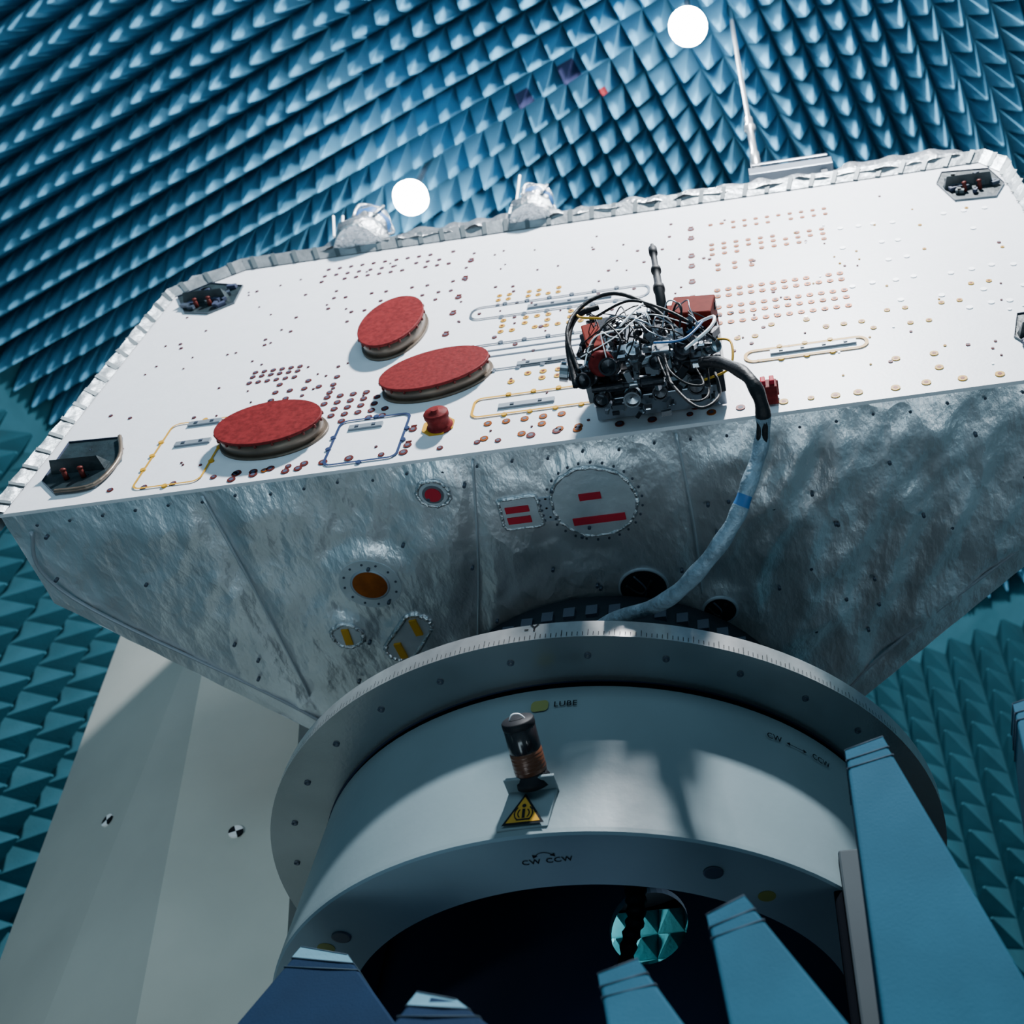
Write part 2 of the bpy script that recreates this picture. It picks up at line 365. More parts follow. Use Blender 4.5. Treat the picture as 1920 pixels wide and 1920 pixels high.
mb.build("rim_clip",sat,kind="stuff")
def ellprism(mb,cx,cz,rx,rz,ang,y0,y1,m,m2=None,k0=1,k1=1,nn=48,cap=True,dx=0,dz=0):
    ca,sa=math.cos(ang),math.sin(ang)
    def P(k,y,ox=0,oz=0): return [(cx+ox+k*(rx*math.cos(2*math.pi*i/nn)*ca-rz*math.sin(2*math.pi*i/nn)*sa),y,cz+oz+k*(rx*math.cos(2*math.pi*i/nn)*sa+rz*math.sin(2*math.pi*i/nn)*ca)) for i in range(nn)]
    a=P(k0,y0,dx,dz);b=P(k1,y1)
    mb.add(a+b,[(i,(i+1)%nn,nn+(i+1)%nn,nn+i) for i in range(nn)],m2 or m,True)
    if cap: mb.add(b,[tuple(range(nn))],m);mb.add(a,[tuple(range(nn))[::-1]],m2 or m)
for cx,cz,rx,rz,ang,h in [(-1.27,3.41,.112,.180,-.04,.060),(-1.05,3.042,.180,.118,.25,.053),(-1.538,2.830,.172,.122,-.06,.060)]:
    mb=MB();ellprism(mb,cx,cz,rx,rz,ang,YP,YP-h+.010,'gold',None,.95,.95)
    ellprism(mb,cx,cz,rx,rz,ang,YP,YP-.008,'gold',None,1.02,1.01)
    e=mb.build("antenna",sat,label="elliptical antenna with bronze wall under red cover")
    mb=MB();ellprism(mb,cx,cz,rx,rz,ang,YP-h+.010,YP-h,'red',None,1,1)
    for i in range(20):
        a=2*math.pi*i/20;px=rx*.99*math.cos(a);pz=rz*.99*math.sin(a)
        mb.lathe((cx+px*math.cos(ang)-pz*math.sin(ang),YP-h+.018,cz+px*math.sin(ang)+pz*math.cos(ang)),(0,-1,0),[(.005,0),(.005,.012)],'brown',6)
    mb.build("protective_cover",e,bevel=.003,label="red protective cover")
mb=MB()
oct_=[(-1.0+.052*math.cos(math.pi/8+i*math.pi/4),2.762+.052*math.sin(math.pi/8+i*math.pi/4)) for i in range(8)]
mb.prism(oct_,'y',YP-.006,YP,'yellow');mb.lathe((-.992,YP,2.755),(0,-1,0),[(.040,0),(.040,.010),(.034,.012),(.034,.040),(.038,.042),(.038,.054),(.034,.058),(.012,.059),(.012,.068)],'red',24)
mb.build("small_antenna",sat,label="small red capped cylinder on yellow octagonal base")
def shrink(P,k):
    cx=sum(p[0] for p in P)/len(P);cz=sum(p[1] for p in P)/len(P);return [(cx+(p[0]-cx)*k,cz+(p[1]-cz)*k) for p in P],(cx,cz)
fits=[[(-2.30,4.0),(-2.211,3.84),(-2.10,3.80),(-2.015,3.864),(-2.03,4.02),(-2.19,4.09)],
[(-2.275,2.963),(-2.087,2.95),(-2.030,2.809),(-2.055,2.67),(-2.18,2.66),(-2.262,2.743)],
[(.737,4.03),(.775,4.13),(.95,4.10),(.975,3.941),(.92,3.833),(.771,3.849)],
[(.74,2.83),(.78,2.96),(.93,2.96),(.962,2.83),(.92,2.72),(.79,2.72)]]
random.seed(4)
for fi,P in enumerate(fits):
    i2,(cx,cz)=shrink(P,.985);mb=MB();yh=YP-.008
    for a,b,ya,yb,m in [(P,P,YP,yh,'clip'),(i2,i2,yh,YP-.003,'dark')]:
        k=len(P);vs=[(p[0],ya,p[1]) for p in a]+[(p[0],yb,p[1]) for p in b];mb.add(vs,[(i,(i+1)%k,k+(i+1)%k,k+i) for i in range(k)],m)
    k=len(P);ringpoly(mb,P,i2,lambda x,z:(x,yh,z),'stud');mb.add([(p[0],YP-.003,p[1]) for p in i2],[tuple(range(k))],'pocket')
    i3,_=shrink(P,.96)
    if fi==1: mb.tube([(i3[j%k][0],YP-.012,i3[j%k][1]) for j in (1,2,3,4)],.007,'gold',6,5)
    mb.hexa([(cx-.10,YP-.004,cz-.02),(cx+.08,YP-.004,cz-.03),(cx+.08,YP-.004,cz+.01),(cx-.10,YP-.004,cz+.01),(cx-.09,YP-.05,cz-.01),(cx+.07,YP-.05,cz-.02),(cx+.07,YP-.046,cz-.015),(cx-.09,YP-.046,cz-.005)],'pocket')
    if fi!=1:
        for q in range(18):
            p=Vector((cx+random.uniform(-.09,.09),YP-.014,cz+random.uniform(-.09,.08)));s=random.uniform(.008,.022)
            mb.box(p-Vector((s,.006,s*.5)),p+Vector((s,.008,s*.5)),random.choice(['clip','stud','dark','pocket']),Matrix.Rotation(random.uniform(0,3),3,'Y'))
    e=mb.build("corner_fitting",sat,fix=False,label="dark octagonal corner pocket with two capped pins")
    for dx in (-.030,.025):
        pm='brown'
        mb=MB();mb.lathe((cx+dx,YP-.003,cz-.060),(-.1,-1,.3),[(.008,0),(.008,.022),(.007,.024),(.007,.028),(.009,.029,pm),(.009,.034,pm),(.005,.037,pm)],pm,14);mb.build("pin",e)
random.seed(11)
def outline(x0,x1,z0,z1,r,m,w=.009):
    mb=MB();o=rrect(x0,x1,z0,z1,r);i=rrect(x0+w,x1-w,z0+w,z1-w,max(.005,r-w))
    ringpoly(mb,o,i,lambda x,z:(x,YP-.004,z),m)
    L_=[(o[k],o[(k+1)%len(o)]) for k in range(len(o))]
    for a,b in L_:
        d=math.dist(a,b)
        if d<.05: continue
        q=int(d/.09)
        for s in range(1,q+1):
            t=s/(q+1);mb.lathe((a[0]*(1-t)+b[0]*t,YP,a[1]*(1-t)+b[1]*t),(0,-1,0),[(.009,0),(.009,.006)],m,8)
    return mb.build("slot_gasket",pan,fix=False,label={"yellow":"yellow outline gasket","navyline":"dark blue outline gasket"}.get(m,"grey metal outline gasket"))
outline(-1.012,-.363,3.428,3.527,.04,'steel');outline(-.97,-.36,3.055,3.24,.02,'steel');outline(-.907,-.45,2.777,2.892,.03,'yellow')
outline(-.06,.324,2.885,2.96,.035,'yellow',.011);outline(-1.93,-1.71,2.63,2.99,.03,'yellow',.007);outline(-1.333,-1.10,2.62,2.865,.03,'navyline')
def slot(x0,x1,z,h=.022):
    mb=MB();mb.box((x0,YP-.008,z-h/2),(x1,YP,z+h/2),'slot')
    q=max(2,int((x1-x0)/.06))
    for i in range(q): mb.box((x0+(i+.5)*(x1-x0)/q-.006,YP-.011,z-.005),(x0+(i+.5)*(x1-x0)/q+.006,YP-.007,z+.005),'stud')
    mb.build("connector_slot",pan,label="grey connector slot")
for s in [(-.801,-.50,3.473),(-.792,-.50,3.073),(-.821,-.646,2.825),(.023,.287,2.928),(-1.870,-1.761,2.972),(-1.872,-1.756,2.857),(-1.293,-1.186,2.816)]: slot(*s)
mb=MB();mb.box((-.95,YP-.003,3.15),(-.5,YP,3.156),'steel');mb.box((-.95,YP-.003,3.19),(-.5,YP,3.196),'steel')
def hole(mb,x,z,r,kind):
    if kind=='w': mb.lathe((x,YP,z),(0,-1,0),[(r,0),(r,.003)],'holew',10,False);return
    a,b,kk=('brown','dark',.55) if kind=='d' else ('copper','dark',.5) if kind=='c' else ('yellow','brown',.45)
    mb.lathe((x,YP,z),(0,-1,0),[(r,0),(r,.003),(r*kk,.003)],a,12,False,cap=False);mb.lathe((x,YP,z),(0,-1,0),[(r*kk,0),(r*kk,.0035)],b,8,False)
def clear(x,z):
    for cx,cz,rx,rz in [(-1.25,3.38,.13,.21),(-1.04,3.02,.2,.15),(-1.52,2.80,.19,.15),(-1.0,2.76,.07,.06)]:
        if ((x-cx)/rx)**2+((z-cz)/rz)**2<1: return False
    return True
def grid(x0,x1,zs,nx,r,kind,p=1,jit=0):
    for z in zs:
        for i in range(nx):
            if random.random()<p:
                x=x0+(x1-x0)*i/(nx-1)
                if clear(x,z): hole(mb,x+random.uniform(-jit,jit),z+random.uniform(-jit,jit),r,kind)
grid(-.138,.298,[3.955,3.905],11,.009,'c',.85);grid(-.138,.27,[3.775,3.735,3.69],10,.010,'c',.8)
grid(-.128,.293,[3.40,3.355,3.275,3.225,3.165],12,.0115,'c',.97);grid(-.12,.0,[3.60,3.56],3,.010,'c')
grid(-.13,.32,[3.11,3.05],9,.011,'y',.45);grid(.35,.75,[3.0,3.1,3.2],8,.010,'y',.5);grid(.33,.85,[3.05,3.15,3.3,3.45,3.6,3.75],9,.011,'w',.5,.01)
grid(-1.685,-1.17,[4.06,4.0,3.95],12,.009,'d',.8);grid(-1.70,-1.12,[3.78,3.70,3.64],12,.008,'d',.65,.006)
grid(-1.74,-1.58,[3.27,3.24,3.20],6,.010,'d',1);grid(-1.42,-1.2,[3.03,2.99,2.95,2.91,2.87],6,.012,'d',.85);grid(-1.62,-1.42,[3.16,3.11,3.06],5,.011,'d',.8)
grid(-1.6,-1.4,[2.565+.06,2.59+.06,2.69],5,.013,'d',.7,.008)
grid(-.92,-.70,[3.60,3.565],7,.010,'y',.8);grid(-.88,-.60,[3.40,3.36,3.32],8,.011,'y',.75);grid(-.80,-.55,[3.01,2.97],6,.012,'y',.8)
grid(-.9,-.56,[2.70,2.66,2.74],7,.013,'c',.6);grid(.05,.5,[2.72,2.80],5,.013,'y',.4);grid(-1.0,-.55,[3.30,3.20],6,.009,'d',.4,.02)
for x0 in (-1.08,-.214):
    z=2.68
    while z<4.05:
        if clear(x0,z): hole(mb,x0,z,.013,'d');mb.box((x0-.009,YP-.003,z+.016),(x0+.009,YP,z+.022),'brown')
        z+=.085+random.choice([0,.04,.07])
xx=-2.0
while xx<.95: hole(mb,xx,2.645+random.uniform(-.006,.006),random.choice([.010,.014]),random.choice('ddc') if xx<0 else 'y');xx+=random.uniform(.06,.13)
for i in range(210):
    x=random.uniform(-2.2,.9);z=random.uniform(2.68,4.05)
    if clear(x,z): hole(mb,x,z,random.choice([.004,.005,.007]),'d' if x<.1 else random.choice('dyw'))
mb.build("fastener_hole",pan,fix=False,kind="stuff",label="copper-ringed fastener holes")
def foilpod(x,r,zt,ra,rb):
    mb=MB();y=YP+.0
    h=zt-Z1
    mb.lathe((x,y,Z1-.02),(0,0,1),[(r*1.25,0,'foil'),(r*1.35,h*.25,'foil'),(r*1.1,h*.42,'foil'),(r*.7,h*.5,'foil'),(r*.95,h*.6,'foil'),(r*1.0,h*.70,'bluet'),(r*.95,h*.80,'foil'),(r*.75,h*.90,'bluet'),(r*.4,h*.98,'foil'),(0.001,h,'foil')],'foil',18,nz=.08)
    for a in (.4,1.6,2.9,4.1,5.3):
        mb.tube([(x+r*math.cos(a),y+r*math.sin(a),Z1+h*.5),(x+r*1.1*math.cos(a+.2),y+r*1.1*math.sin(a+.2),Z1+h*.72),(x+r*.5*math.cos(a+.3),y+r*.5*math.sin(a+.3),Z1+h*.98)],.008,'foil',5,4)
    e=mb.build("foil_pod",sat,label="foil-wrapped pod with blue tape")
    mb=MB();mb.cyl(ra,rb,.0055,'holew',8);mb.build("antenna_rod",e,label="thin white rod")
foilpod(-1.60,.082,4.60,(-1.70,1.69,4.22),(-1.80,1.68,4.60));foilpod(-.872,.072,4.57,(-.93,1.66,4.20),(-.965,1.66,4.70))
mb=MB();mb.cyl((-1.64,1.63,4.2),(-1.69,1.62,4.42),.005,'holew',8);mb.build("antenna_rod",sat,label="thin white rod")
mb=MB()
def crumple(x0,x1,zt,dx0=0):
    k=int((x1-x0)/.02);vs=[]
    for i in range(k+1):
        x=x0+(x1-x0)*i/k;t=i/k;e=min(1,i/3,(k-i)/3)
        h=zt*e+noise.noise(Vector((x*6,0,3)))*.025
        for y,z in [(YP-.025,Z1-.02),(YP-.028,Z1+h*.7),(YP+.04,Z1+h),(YP+.3,Z1+h*.6),(YP+.4,Z1-.01)]:
            vs.append((x,y+noise.noise(Vector((x*15,y*9,z*9)))*.02,z+noise.noise(Vector((x*12,z*8,1)))*.018))
    mb.add(vs,[(i*5+j,(i+1)*5+j,(i+1)*5+j+1,i*5+j+1) for i in range(k) for j in range(4)],'foil',True)
crumple(-1.76,-1.46,.09);crumple(-1.42,-.73,.075);crumple(-.72,.35,.035);crumple(.36,.90,.10)
mb.build("roof_blanket",sat,fix=False,label="crumpled bright foil blanket on the upper edge")
# ---- instrument cluster
ins=bpy.data.objects.new("instrument_cluster",None);COL.objects.link(ins);ins.location=(-.33,YP,2.75);attach(ins,sat);ins["label"]="cluster of black and silver instruments, red covers and cables"
mb=MB()
mb.box((-.49,1.54,2.68),(-.14,1.69,2.82),'black');mb.box((-.50,1.62,2.665),(-.12,1.69,2.68),'steel')
mb.box((-.505,1.50,2.62),(-.485,1.60,2.88),'chrome');mb.box((-.14,1.50,2.62),(-.115,1.62,2.80),'black')
mb.box((-.38,1.46,2.64),(-.35,1.56,2.86),'chrome');mb.box((-.48,1.47,2.66),(-.35,1.49,2.70),'steel');mb.box((-.33,1.455,2.64),(-.22,1.475,2.66),'chrome')
mb.box((-.30,1.44,2.58),(-.25,1.50,2.66),'chrome');mb.box((-.20,1.45,2.60),(-.155,1.50,2.67),'steel');mb.box((-.45,1.43,2.60),(-.405,1.48,2.65),'chrome')
mb.box((-.47,1.44,2.74),(-.42,1.50,2.82),'black')
mb.build("housing",ins,bevel=.003)
mb=MB();mb.box((-.32,1.46,2.80),(-.12,1.60,2.875),'redor',Matrix.Rotation(.15,3,'Y'));mb.box((-.24,1.40,2.70),(-.12,1.46,2.80),'redor',Matrix.Rotation(.15,3,'Y'))
mb.build("red_housing",ins,bevel=.004,label="dark red protective box")
mb=MB();mb.box((-.485,1.41,2.60),(-.435,1.50,2.74),'redor',Matrix.Rotation(-.2,3,'Y'));mb.lathe((-.44,1.46,2.60),(.1,-.4,-1),[(.034,0),(.036,.04),(.03,.05)],'red',18);mb.build("red_cap",ins,bevel=.004,label="red lens cap")
mb=MB()
mb.lathe((-.45,1.58,2.84),(-.1,-.3,1),[(.05,0),(.065,.03),(.06,.06),(.04,.09),(0.001,.10)],'foil',18,nz=.06);mb.box((-.48,1.46,2.80),(-.38,1.60,2.86),'foil',Matrix.Rotation(.2,3,'Y'));mb.build("foil_head",ins,label="foil-wrapped head")
bars_=[((-.505,1.50,2.62),(-1,-.25,.05),.028,.06),((-.475,1.50,2.60),(-.2,-.4,-1),.022,.08),((-.415,1.48,2.60),(0,-.6,-1),.024,.09),((-.35,1.47,2.61),(.1,-1,-.6),.022,.06),((-.285,1.48,2.59),(0,-.6,-1),.020,.08),((-.225,1.47,2.60),(.3,-.8,-.8),.022,.07),((-.165,1.48,2.62),(.7,-.5,-.5),.020,.06),((-.39,1.46,2.68),(-.1,-1,0),.018,.05),((-.31,1.46,2.69),(.2,-1,-.3),.016,.06),((-.45,1.46,2.72),(-.4,-1,.1),.018,.05),((-.20,1.47,2.70),(.5,-1,-.1),.016,.05),((-.46,1.60,2.66),(-.2,-.2,-1),.022,.05),((-.38,1.60,2.66),(0,-.1,-1),.024,.06),((-.30,1.60,2.66),(0,-.2,-1),.022,.05),((-.20,1.60,2.66),(.1,-.2,-1),.024,.04),((-.34,1.50,2.64),(1,-.1,.1),.016,.14),((-.44,1.53,2.58),(1,0,0),.014,.16),((-.50,1.46,2.70),(.2,-.1,1),.011,.12),((-.24,1.45,2.62),(-.3,-.1,1),.010,.12)]
for bi,(p,a,r,l) in enumerate(bars_):
    m1,m2=('black','chrome') if bi%3 else ('chrome','black')
    mb=MB();mb.lathe(p,a,[(r*.8,-.04),(r*.8,0),(r,.001),(r,l*.3),(r*.8,l*.33),(r*.8,l*.6),(r*1.02,l*.62),(r*1.02,l),(r*.85,l),(r*.8,l*.8),(.001,l*.75)],m1,20,smooth=False)
    mb.lathe(p,a,[(r*.82,l*.40),(r*.86,l*.42),(r*.86,l*.54),(r*.82,l*.56)],m2,20);mb.build("lens_barrel",ins,label="black and silver cylindrical barrel")
mb=MB()
for i in range(290):
    if i<210: p=Vector((random.uniform(-.50,-.12),random.uniform(1.42,1.50),random.uniform(2.56,2.84)))
    else: p=Vector((random.uniform(-.50,-.13),random.uniform(1.50,1.67),random.uniform(2.62,2.67)))
    s=random.uniform(.003,.011)
    R_=Matrix.Rotation(random.uniform(0,3),3,random.choice('XYZ'))
    if random.random()<.6: mb.box(p-Vector((s*1.8,s,s*.6)),p+Vector((s*1.8,s,s*.6)),random.choice(['chrome','chrome','black','black','black','steel']),R_)
    else: mb.lathe(p,R_@Vector((0,-1,.3)),[(s*.7,0),(s*.7,s*1.5),(s,s*1.6),(s,s*2.4)],random.choice(['chrome','black','steel']),8)
mb.build("connector_block",ins,kind="stuff")
mb=MB();mb.lathe((-.262,1.43,2.72),(-.085,0,1),[(.015,0),(.015,.20),(.018,.202),(.018,.225),(.012,.227),(.012,.33),(.016,.332),(.016,.35),(.010,.352),(.010,.46),(.014,.462),(.014,.50),(.006,.502),(.006,.53)],'mattebk',16);mb.build("mast",ins,label="slim black mast")
cabs=[([(-.50,1.46,2.56),(-.53,1.40,2.68),(-.49,1.38,2.79),(-.40,1.37,2.82),(-.30,1.38,2.74),(-.22,1.43,2.66)],.006,'rubber'),
([(-.51,1.48,2.52),(-.53,1.42,2.66),(-.51,1.40,2.77),(-.45,1.40,2.81)],.009,'rubber'),
([(-.46,1.42,2.79),(-.35,1.36,2.74),(-.25,1.36,2.66),(-.18,1.38,2.60),(-.12,1.42,2.56)],.004,'rubber'),
([(-.26,1.45,2.52),(-.235,1.42,2.36),(-.17,1.42,2.24),(-.12,1.43,2.30),(-.13,1.46,2.46)],.004,'rubber'),
([(-.28,1.43,2.54),(-.25,1.42,2.40),(-.20,1.43,2.30),(-.15,1.45,2.34),(-.15,1.45,2.50)],.003,'rubber'),
([(-.26,1.43,2.54),(-.24,1.40,2.40),(-.20,1.42,2.36),(-.16,1.44,2.38),(-.18,1.46,2.50)],.003,'rubber'),
([(-.12,1.45,2.62),(-.08,1.42,2.54),(-.09,1.45,2.46),(-.16,1.47,2.45)],.0035,'yellow'),
([(-.51,1.40,2.78),(-.48,1.36,2.68),(-.42,1.35,2.64)],.0035,'yellow'),
([(-.36,1.38,2.78),(-.31,1.36,2.72),(-.33,1.35,2.66),(-.37,1.36,2.60)],.003,'holew'),
([(-.18,1.42,2.66),(-.12,1.38,2.62),(-.13,1.38,2.56),(-.2,1.4,2.50)],.0045,'holew'),
([(-.2,1.44,2.66),(-.15,1.38,2.60),(-.20,1.37,2.50),(-.28,1.38,2.52)],.003,'bluet')]
random.seed(21)
for k in range(26):
    a=Vector((random.uniform(-.50,-.14),1.42,random.uniform(2.54,2.74)));b=Vector((random.uniform(-.50,-.14),1.42,random.uniform(2.52,2.72)))
    m1=a.lerp(b,.35)+Vector((random.uniform(-.03,.03),-.05,random.uniform(-.05,.04)));m2=a.lerp(b,.7)+Vector((random.uniform(-.03,.03),-.05,random.uniform(-.06,.03)))
    cabs.append(([a,m1,m2,b],random.choice([.0015,.002,.003]),random.choice(['rubber','rubber','rubber','holew','steel'])))
for P,r,m in cabs:
    mb=MB();mb.tube(P,r,m,8,8);mb.build("cable",ins)
mb=MB();mb.box((-.025,1.63,2.63),(.028,1.69,2.675),'red');mb.box((-.018,1.615,2.64),(-.003,1.63,2.67),'redbar');mb.box((.008,1.615,2.64),(.022,1.63,2.67),'redbar');mb.box((-.03,1.64,2.675),(.033,1.69,2.683),'red');mb.build("red_connector_cap",sat,bevel=.003,label="small red connector cap")

# cable harness
mb=MB();P=[(-.16,1.45,2.50),(-.111,1.40,2.407),(-.045,1.35,2.242),(-.018,1.40,2.183),(-.030,1.50,2.173),(-.080,1.58,2.095),(-.130,1.65,2.047),(-.223,1.75,2.02),(-.342,1.90,2.084),(-.547,2.10,2.239),(-.66,2.25,2.27),(-.72,2.31,2.2)]
mb.tube(P,lambda t:.014+.007*min(1,t*2)+.0015*math.sin(t*90),'rubber',12,10,mf=lambda t:'rubber' if t<.30 else 'bluet' if .455<t<.485 else 'cabg')
for k in range(3):
    mb.tube([Vector(p)+Vector((.008*math.cos(k*2+i),.008*math.sin(k*2+i),.008*math.sin(k+i))) for i,p in enumerate(P[:5])],.008,'rubber',8,8)
h=mb.build("cable_harness");tag(h,"thick black and grey sleeved cable bundle drooping from instruments to turntable","cable")

# ---------------------------------------------------------------- turntable
CX,CY,HF=-.66,2.898,1.968
tt=thing("turntable",(CX,CY,FL),"large grey turntable with graduated flange ring under the satellite","turntable")
NS=128
mb=MB();mb.lathe((CX,CY,0),(0,0,1),[(.87,HF),(1.03,HF),(1.03,HF+.012,'rimm'),(1.03,HF+.055,'rimm'),(1.02,HF+.06,'rimm'),(.3,HF+.06)],'flange',NS,True,cap=False)
mb.lathe((CX,CY,0),(0,0,1),[(.85,HF+.012),(.85,HF+.004),(.87,HF)],'dark',NS,True,cap=False)
fl=mb.build("flange_ring",tt,fix=False);me=fl.data
for p in me.polygons: p.use_smooth=abs(p.normal.z)<.5
def wallpt(r,ang,z,off=.0015):
    return (CX+(r+off)*math.sin(ang),CY-(r+off)*math.cos(ang),z)
mb=MB()
for i in range(-80,81):
    a=math.radians(i*.75);L_=.016 if i%5 else .024
    q=[wallpt(1.03,a-.0008,HF+.002),wallpt(1.03,a+.0008,HF+.002),wallpt(1.03,a+.0008,HF+L_),wallpt(1.03,a-.0008,HF+L_)];mb.add(q,[(0,1,2,3)],'text')
textmesh("-Y",.040,lambda u,v:wallpt(1.03,-.0117+u/1.03,HF+.041+v*.85),mb)
mb.build("graduation_scale",tt,fix=False,label="degree scale engraved with -Y")
for a in range(0,360,12):
    r=.962;an=math.radians(a+7.2)
    mb=MB();mb.lathe((CX+r*math.sin(an),CY-r*math.cos(an),HF+.004),(0,0,-1),[(.009,0),(.009,.008),(.005,.008),(.005,.003)],'stud',12);mb.build("bolt",tt)
mb=MB()
mb.lathe((CX,CY,0),(0,0,1),[(.862,HF+.01),(.862,HF-.012),(.868,HF-.02)],'gap',NS,True,cap=False)
mb.lathe((CX,CY,0),(0,0,1),[(.868,HF-.02),(.872,HF-.1),(.889,1.50),(.889,1.488)],'paint',NS,True,cap=False)
mb.lathe((CX,CY,0),(0,0,1),[(.69,1.488),(.69,HF)],'dark',NS,True,cap=False)
b=mb.build("bearing_housing",tt,fix=False)
mb=MB();mb.lathe((CX,CY,0),(0,0,1),[(.889,1.488),(.884,1.482),(.69,1.482),(.686,1.49)],'paintc',NS,False,cap=False);b2=mb.build("base_ring",tt,fix=False)
for an in (-44,30,66,-80):
    an=math.radians(an);mb=MB();mb.lathe((CX+.79*math.sin(an),CY-.79*math.cos(an),1.486),(0,0,-1),[(.024,0),(.024,.008),(.02,.008)],'stud',20);mb.build("round_plug",tt)
for an,rr_ in ((-49,.80),(42,.76)):
    an=math.radians(an);mb=MB();mb.lathe((CX+rr_*math.sin(an),CY-rr_*math.cos(an),1.484),(0,0,-1),[(.022,0),(.022,.004)],'olive',16);mb.build("round_sticker",tt,label="round yellow sticker")
mb=MB();textmesh("LUBE",.025,lambda u,v:wallpt(.872,.058+u/.87,1.885+v,.004),mb);mb.build("lube_lettering",tt,fix=False,label="black LUBE lettering")
mb=MB();textmesh("CW",.026,lambda u,v:wallpt(.874,.700+u/.87,1.872+v,.004),mb);textmesh("CCW",.026,lambda u,v:wallpt(.874,.885+u/.87,1.872+v,.004),mb)
a0,a1=.748,.820
def W(a,z): return wallpt(.874,a,z,.004)
mb.add([W(a0,1.8705),W(a1,1.8705),W(a1,1.8725),W(a0,1.8725)],[(0,1,2,3)],'text')
mb.add([W(a0-.004,1.8715),W(a0+.010,1.8655),W(a0+.010,1.8775)],[(0,1,2)],'text');mb.add([W(a1+.004,1.8715),W(a1-.010,1.8655),W(a1-.010,1.8775)],[(0,1,2)],'text')
mb.build("rotation_lettering",tt,fix=False,label="black CW and CCW lettering with double arrow")
mb=MB()
def C(u,v): return (-.640+u,2.105-v,1.4805)
textmesh("CW",.025,lambda u,v:C(u-.034,v),mb);textmesh("CCW",.025,lambda u,v:C(u+.032,v),mb)
arc=[(.021*math.cos(t),.016+.018*math.sin(t)) for t in [math.pi*k/10 for k in range(1,10)]]
for k in range(len(arc)-1):
    (x1,y1),(x2,y2)=arc[k],arc[k+1];mb.add([C(x1,y1),C(x2,y2),C(x2*.88,.016+(y2-.016)*.88),C(x1*.88,.016+(y1-.016)*.88)],[(0,1,2,3)],'text')
for s in (-1,1): mb.add([C(s*.026,.014),C(s*.014,.021),C(s*.026,.028)],[(0,1,2)],'text')
mb.build("rotation_lettering",tt,fix=False,label="black CW and CCW lettering with curved arrow")
mb=MB();o_=rrect(-.026,.026,-.018,.018,.013);mb.add([wallpt(.872,-.018+u,1.885+v,.004) for u,v in o_],[tuple(range(len(o_)))],'olive');mb.build("yellow_label",tt,fix=False,label="faded yellow label beside LUBE")
wx,wz=-.545,1.785
mb=MB();nn=40
el=[(wx+.118*math.cos(2*math.pi*i/nn),wz+.125*math.sin(2*math.pi*i/nn)) for i in range(nn)]
def sq(i):
    a=2*math.pi*i/nn;cx_,sx_=math.cos(a),math.sin(a);k=1/max(abs(cx_),abs(sx_));return (wx+k*cx_*.17,wz+k*sx_*.17)
sqp=[sq(i) for i in range(nn)]
ringpoly(mb,sqp,el,lambda x,z:(x,2.9,z),'dark')
vs=[(x,2.9,z) for x,z in el]+[(x,2.93,z) for x,z in el];mb.add(vs,[(i,(i+1)%nn,nn+(i+1)%nn,nn+i) for i in range(nn)],'dark')
for a,b in [((-1.345,FL),(wx-.17,1.955)),((wx+.17,FL),(.025,1.955)),((wx-.17,FL),(wx+.17,wz-.17)),]:
    mb.box((a[0],2.9,a[1]),(b[0],2.93,b[1]),'dark')
mb.build("back_plate",tt,fix=False,label="dark interior plate with oval window")
mb=MB();mb.box((wx-.35,3.12,1.45),(wx+.35,3.15,1.96),'foamwin');pyramids(mb,(wx-.35,3.12,1.46),(1,0,0),(0,0,1),(0,-1,0),8,6,.085,.06,'foamwin');mb.build("absorber_panel",tt,fix=False,label="teal foam pyramids behind the oval window")
mb=MB();mb.tube([(wx-.04,2.86,1.93),(wx-.03,2.84,1.86),(wx-.03,2.85,1.78),(wx-.05,2.86,1.70),(wx-.06,2.87,1.6)],lambda t:.035-.015*t+.004*math.sin(t*60),'rubber',12,8);mb.build("crinkled_duct",tt,label="black crinkled duct")
mb=MB();mb.lathe((CX,CY,0),(0,0,1),[(.42,HF+.06),(.42,2.3),(.52,2.36),(.63,2.44),(.63,2.555)],'skirt',64,True)  # flared near-black skirt and blocks stand in for shade above the flange
for i in range(24):
    a=math.radians(-75+i*6.5);r_=.633
    mb.box((CX+r_*math.sin(a)-.018,CY-r_*math.cos(a)-.012,2.46),(CX+r_*math.sin(a)+.018,CY-r_*math.cos(a)+.015,2.50),'stud')
mb.build("adapter_shade_skirt",tt,label="adapter with dark skirt painting the shade under the satellite")
mb=MB();mb.box((.03,2.32,FL),(.12,3.0,1.58),'column');mb.box((.008,2.34,FL),(.03,3.0,1.54),'gap');mb.build("support_column",tt,bevel=.006)
# beacon
bc=bpy.data.objects.new("warning_beacon",None);COL.objects.link(bc);bc.location=(-.66,2.0,1.62);attach(bc,tt);bc["label"]="cylindrical signal lamp with amber and smoked sections"
bp=Vector((-.655,1.985,1.622));ba=Vector((-.012,-.135,.067)).normalized()
mb=MB();mb.lathe(bp,ba,[(.041,-.012),(.041,.004),(.037,.008),(.037,.022)],'mattebk',28);mb.build("lamp_base",bc)
mb=MB();mb.lathe(bp,ba,[(.037,.022),(.038,.024),(.038,.075),(.036,.077)],'orange',28)
for k in range(5): mb.lathe(bp,ba,[(.038,.030+k*.009),(.0386,.032+k*.009),(.038,.034+k*.009)],'orange',28,cap=False)
mb.build("amber_section",bc,label="amber lens ring")
mb=MB();mb.lathe(bp,ba,[(.037,.077),(.0375,.079),(.0375,.135),(.035,.138),(.03,.14)],'smoke',28);mb.build("smoked_section",bc)
mb=MB();mb.lathe(bp,ba,[(.0378,.135),(.0385,.137),(.0385,.150),(.036,.153),(.0,.154)],'mattebk',28)
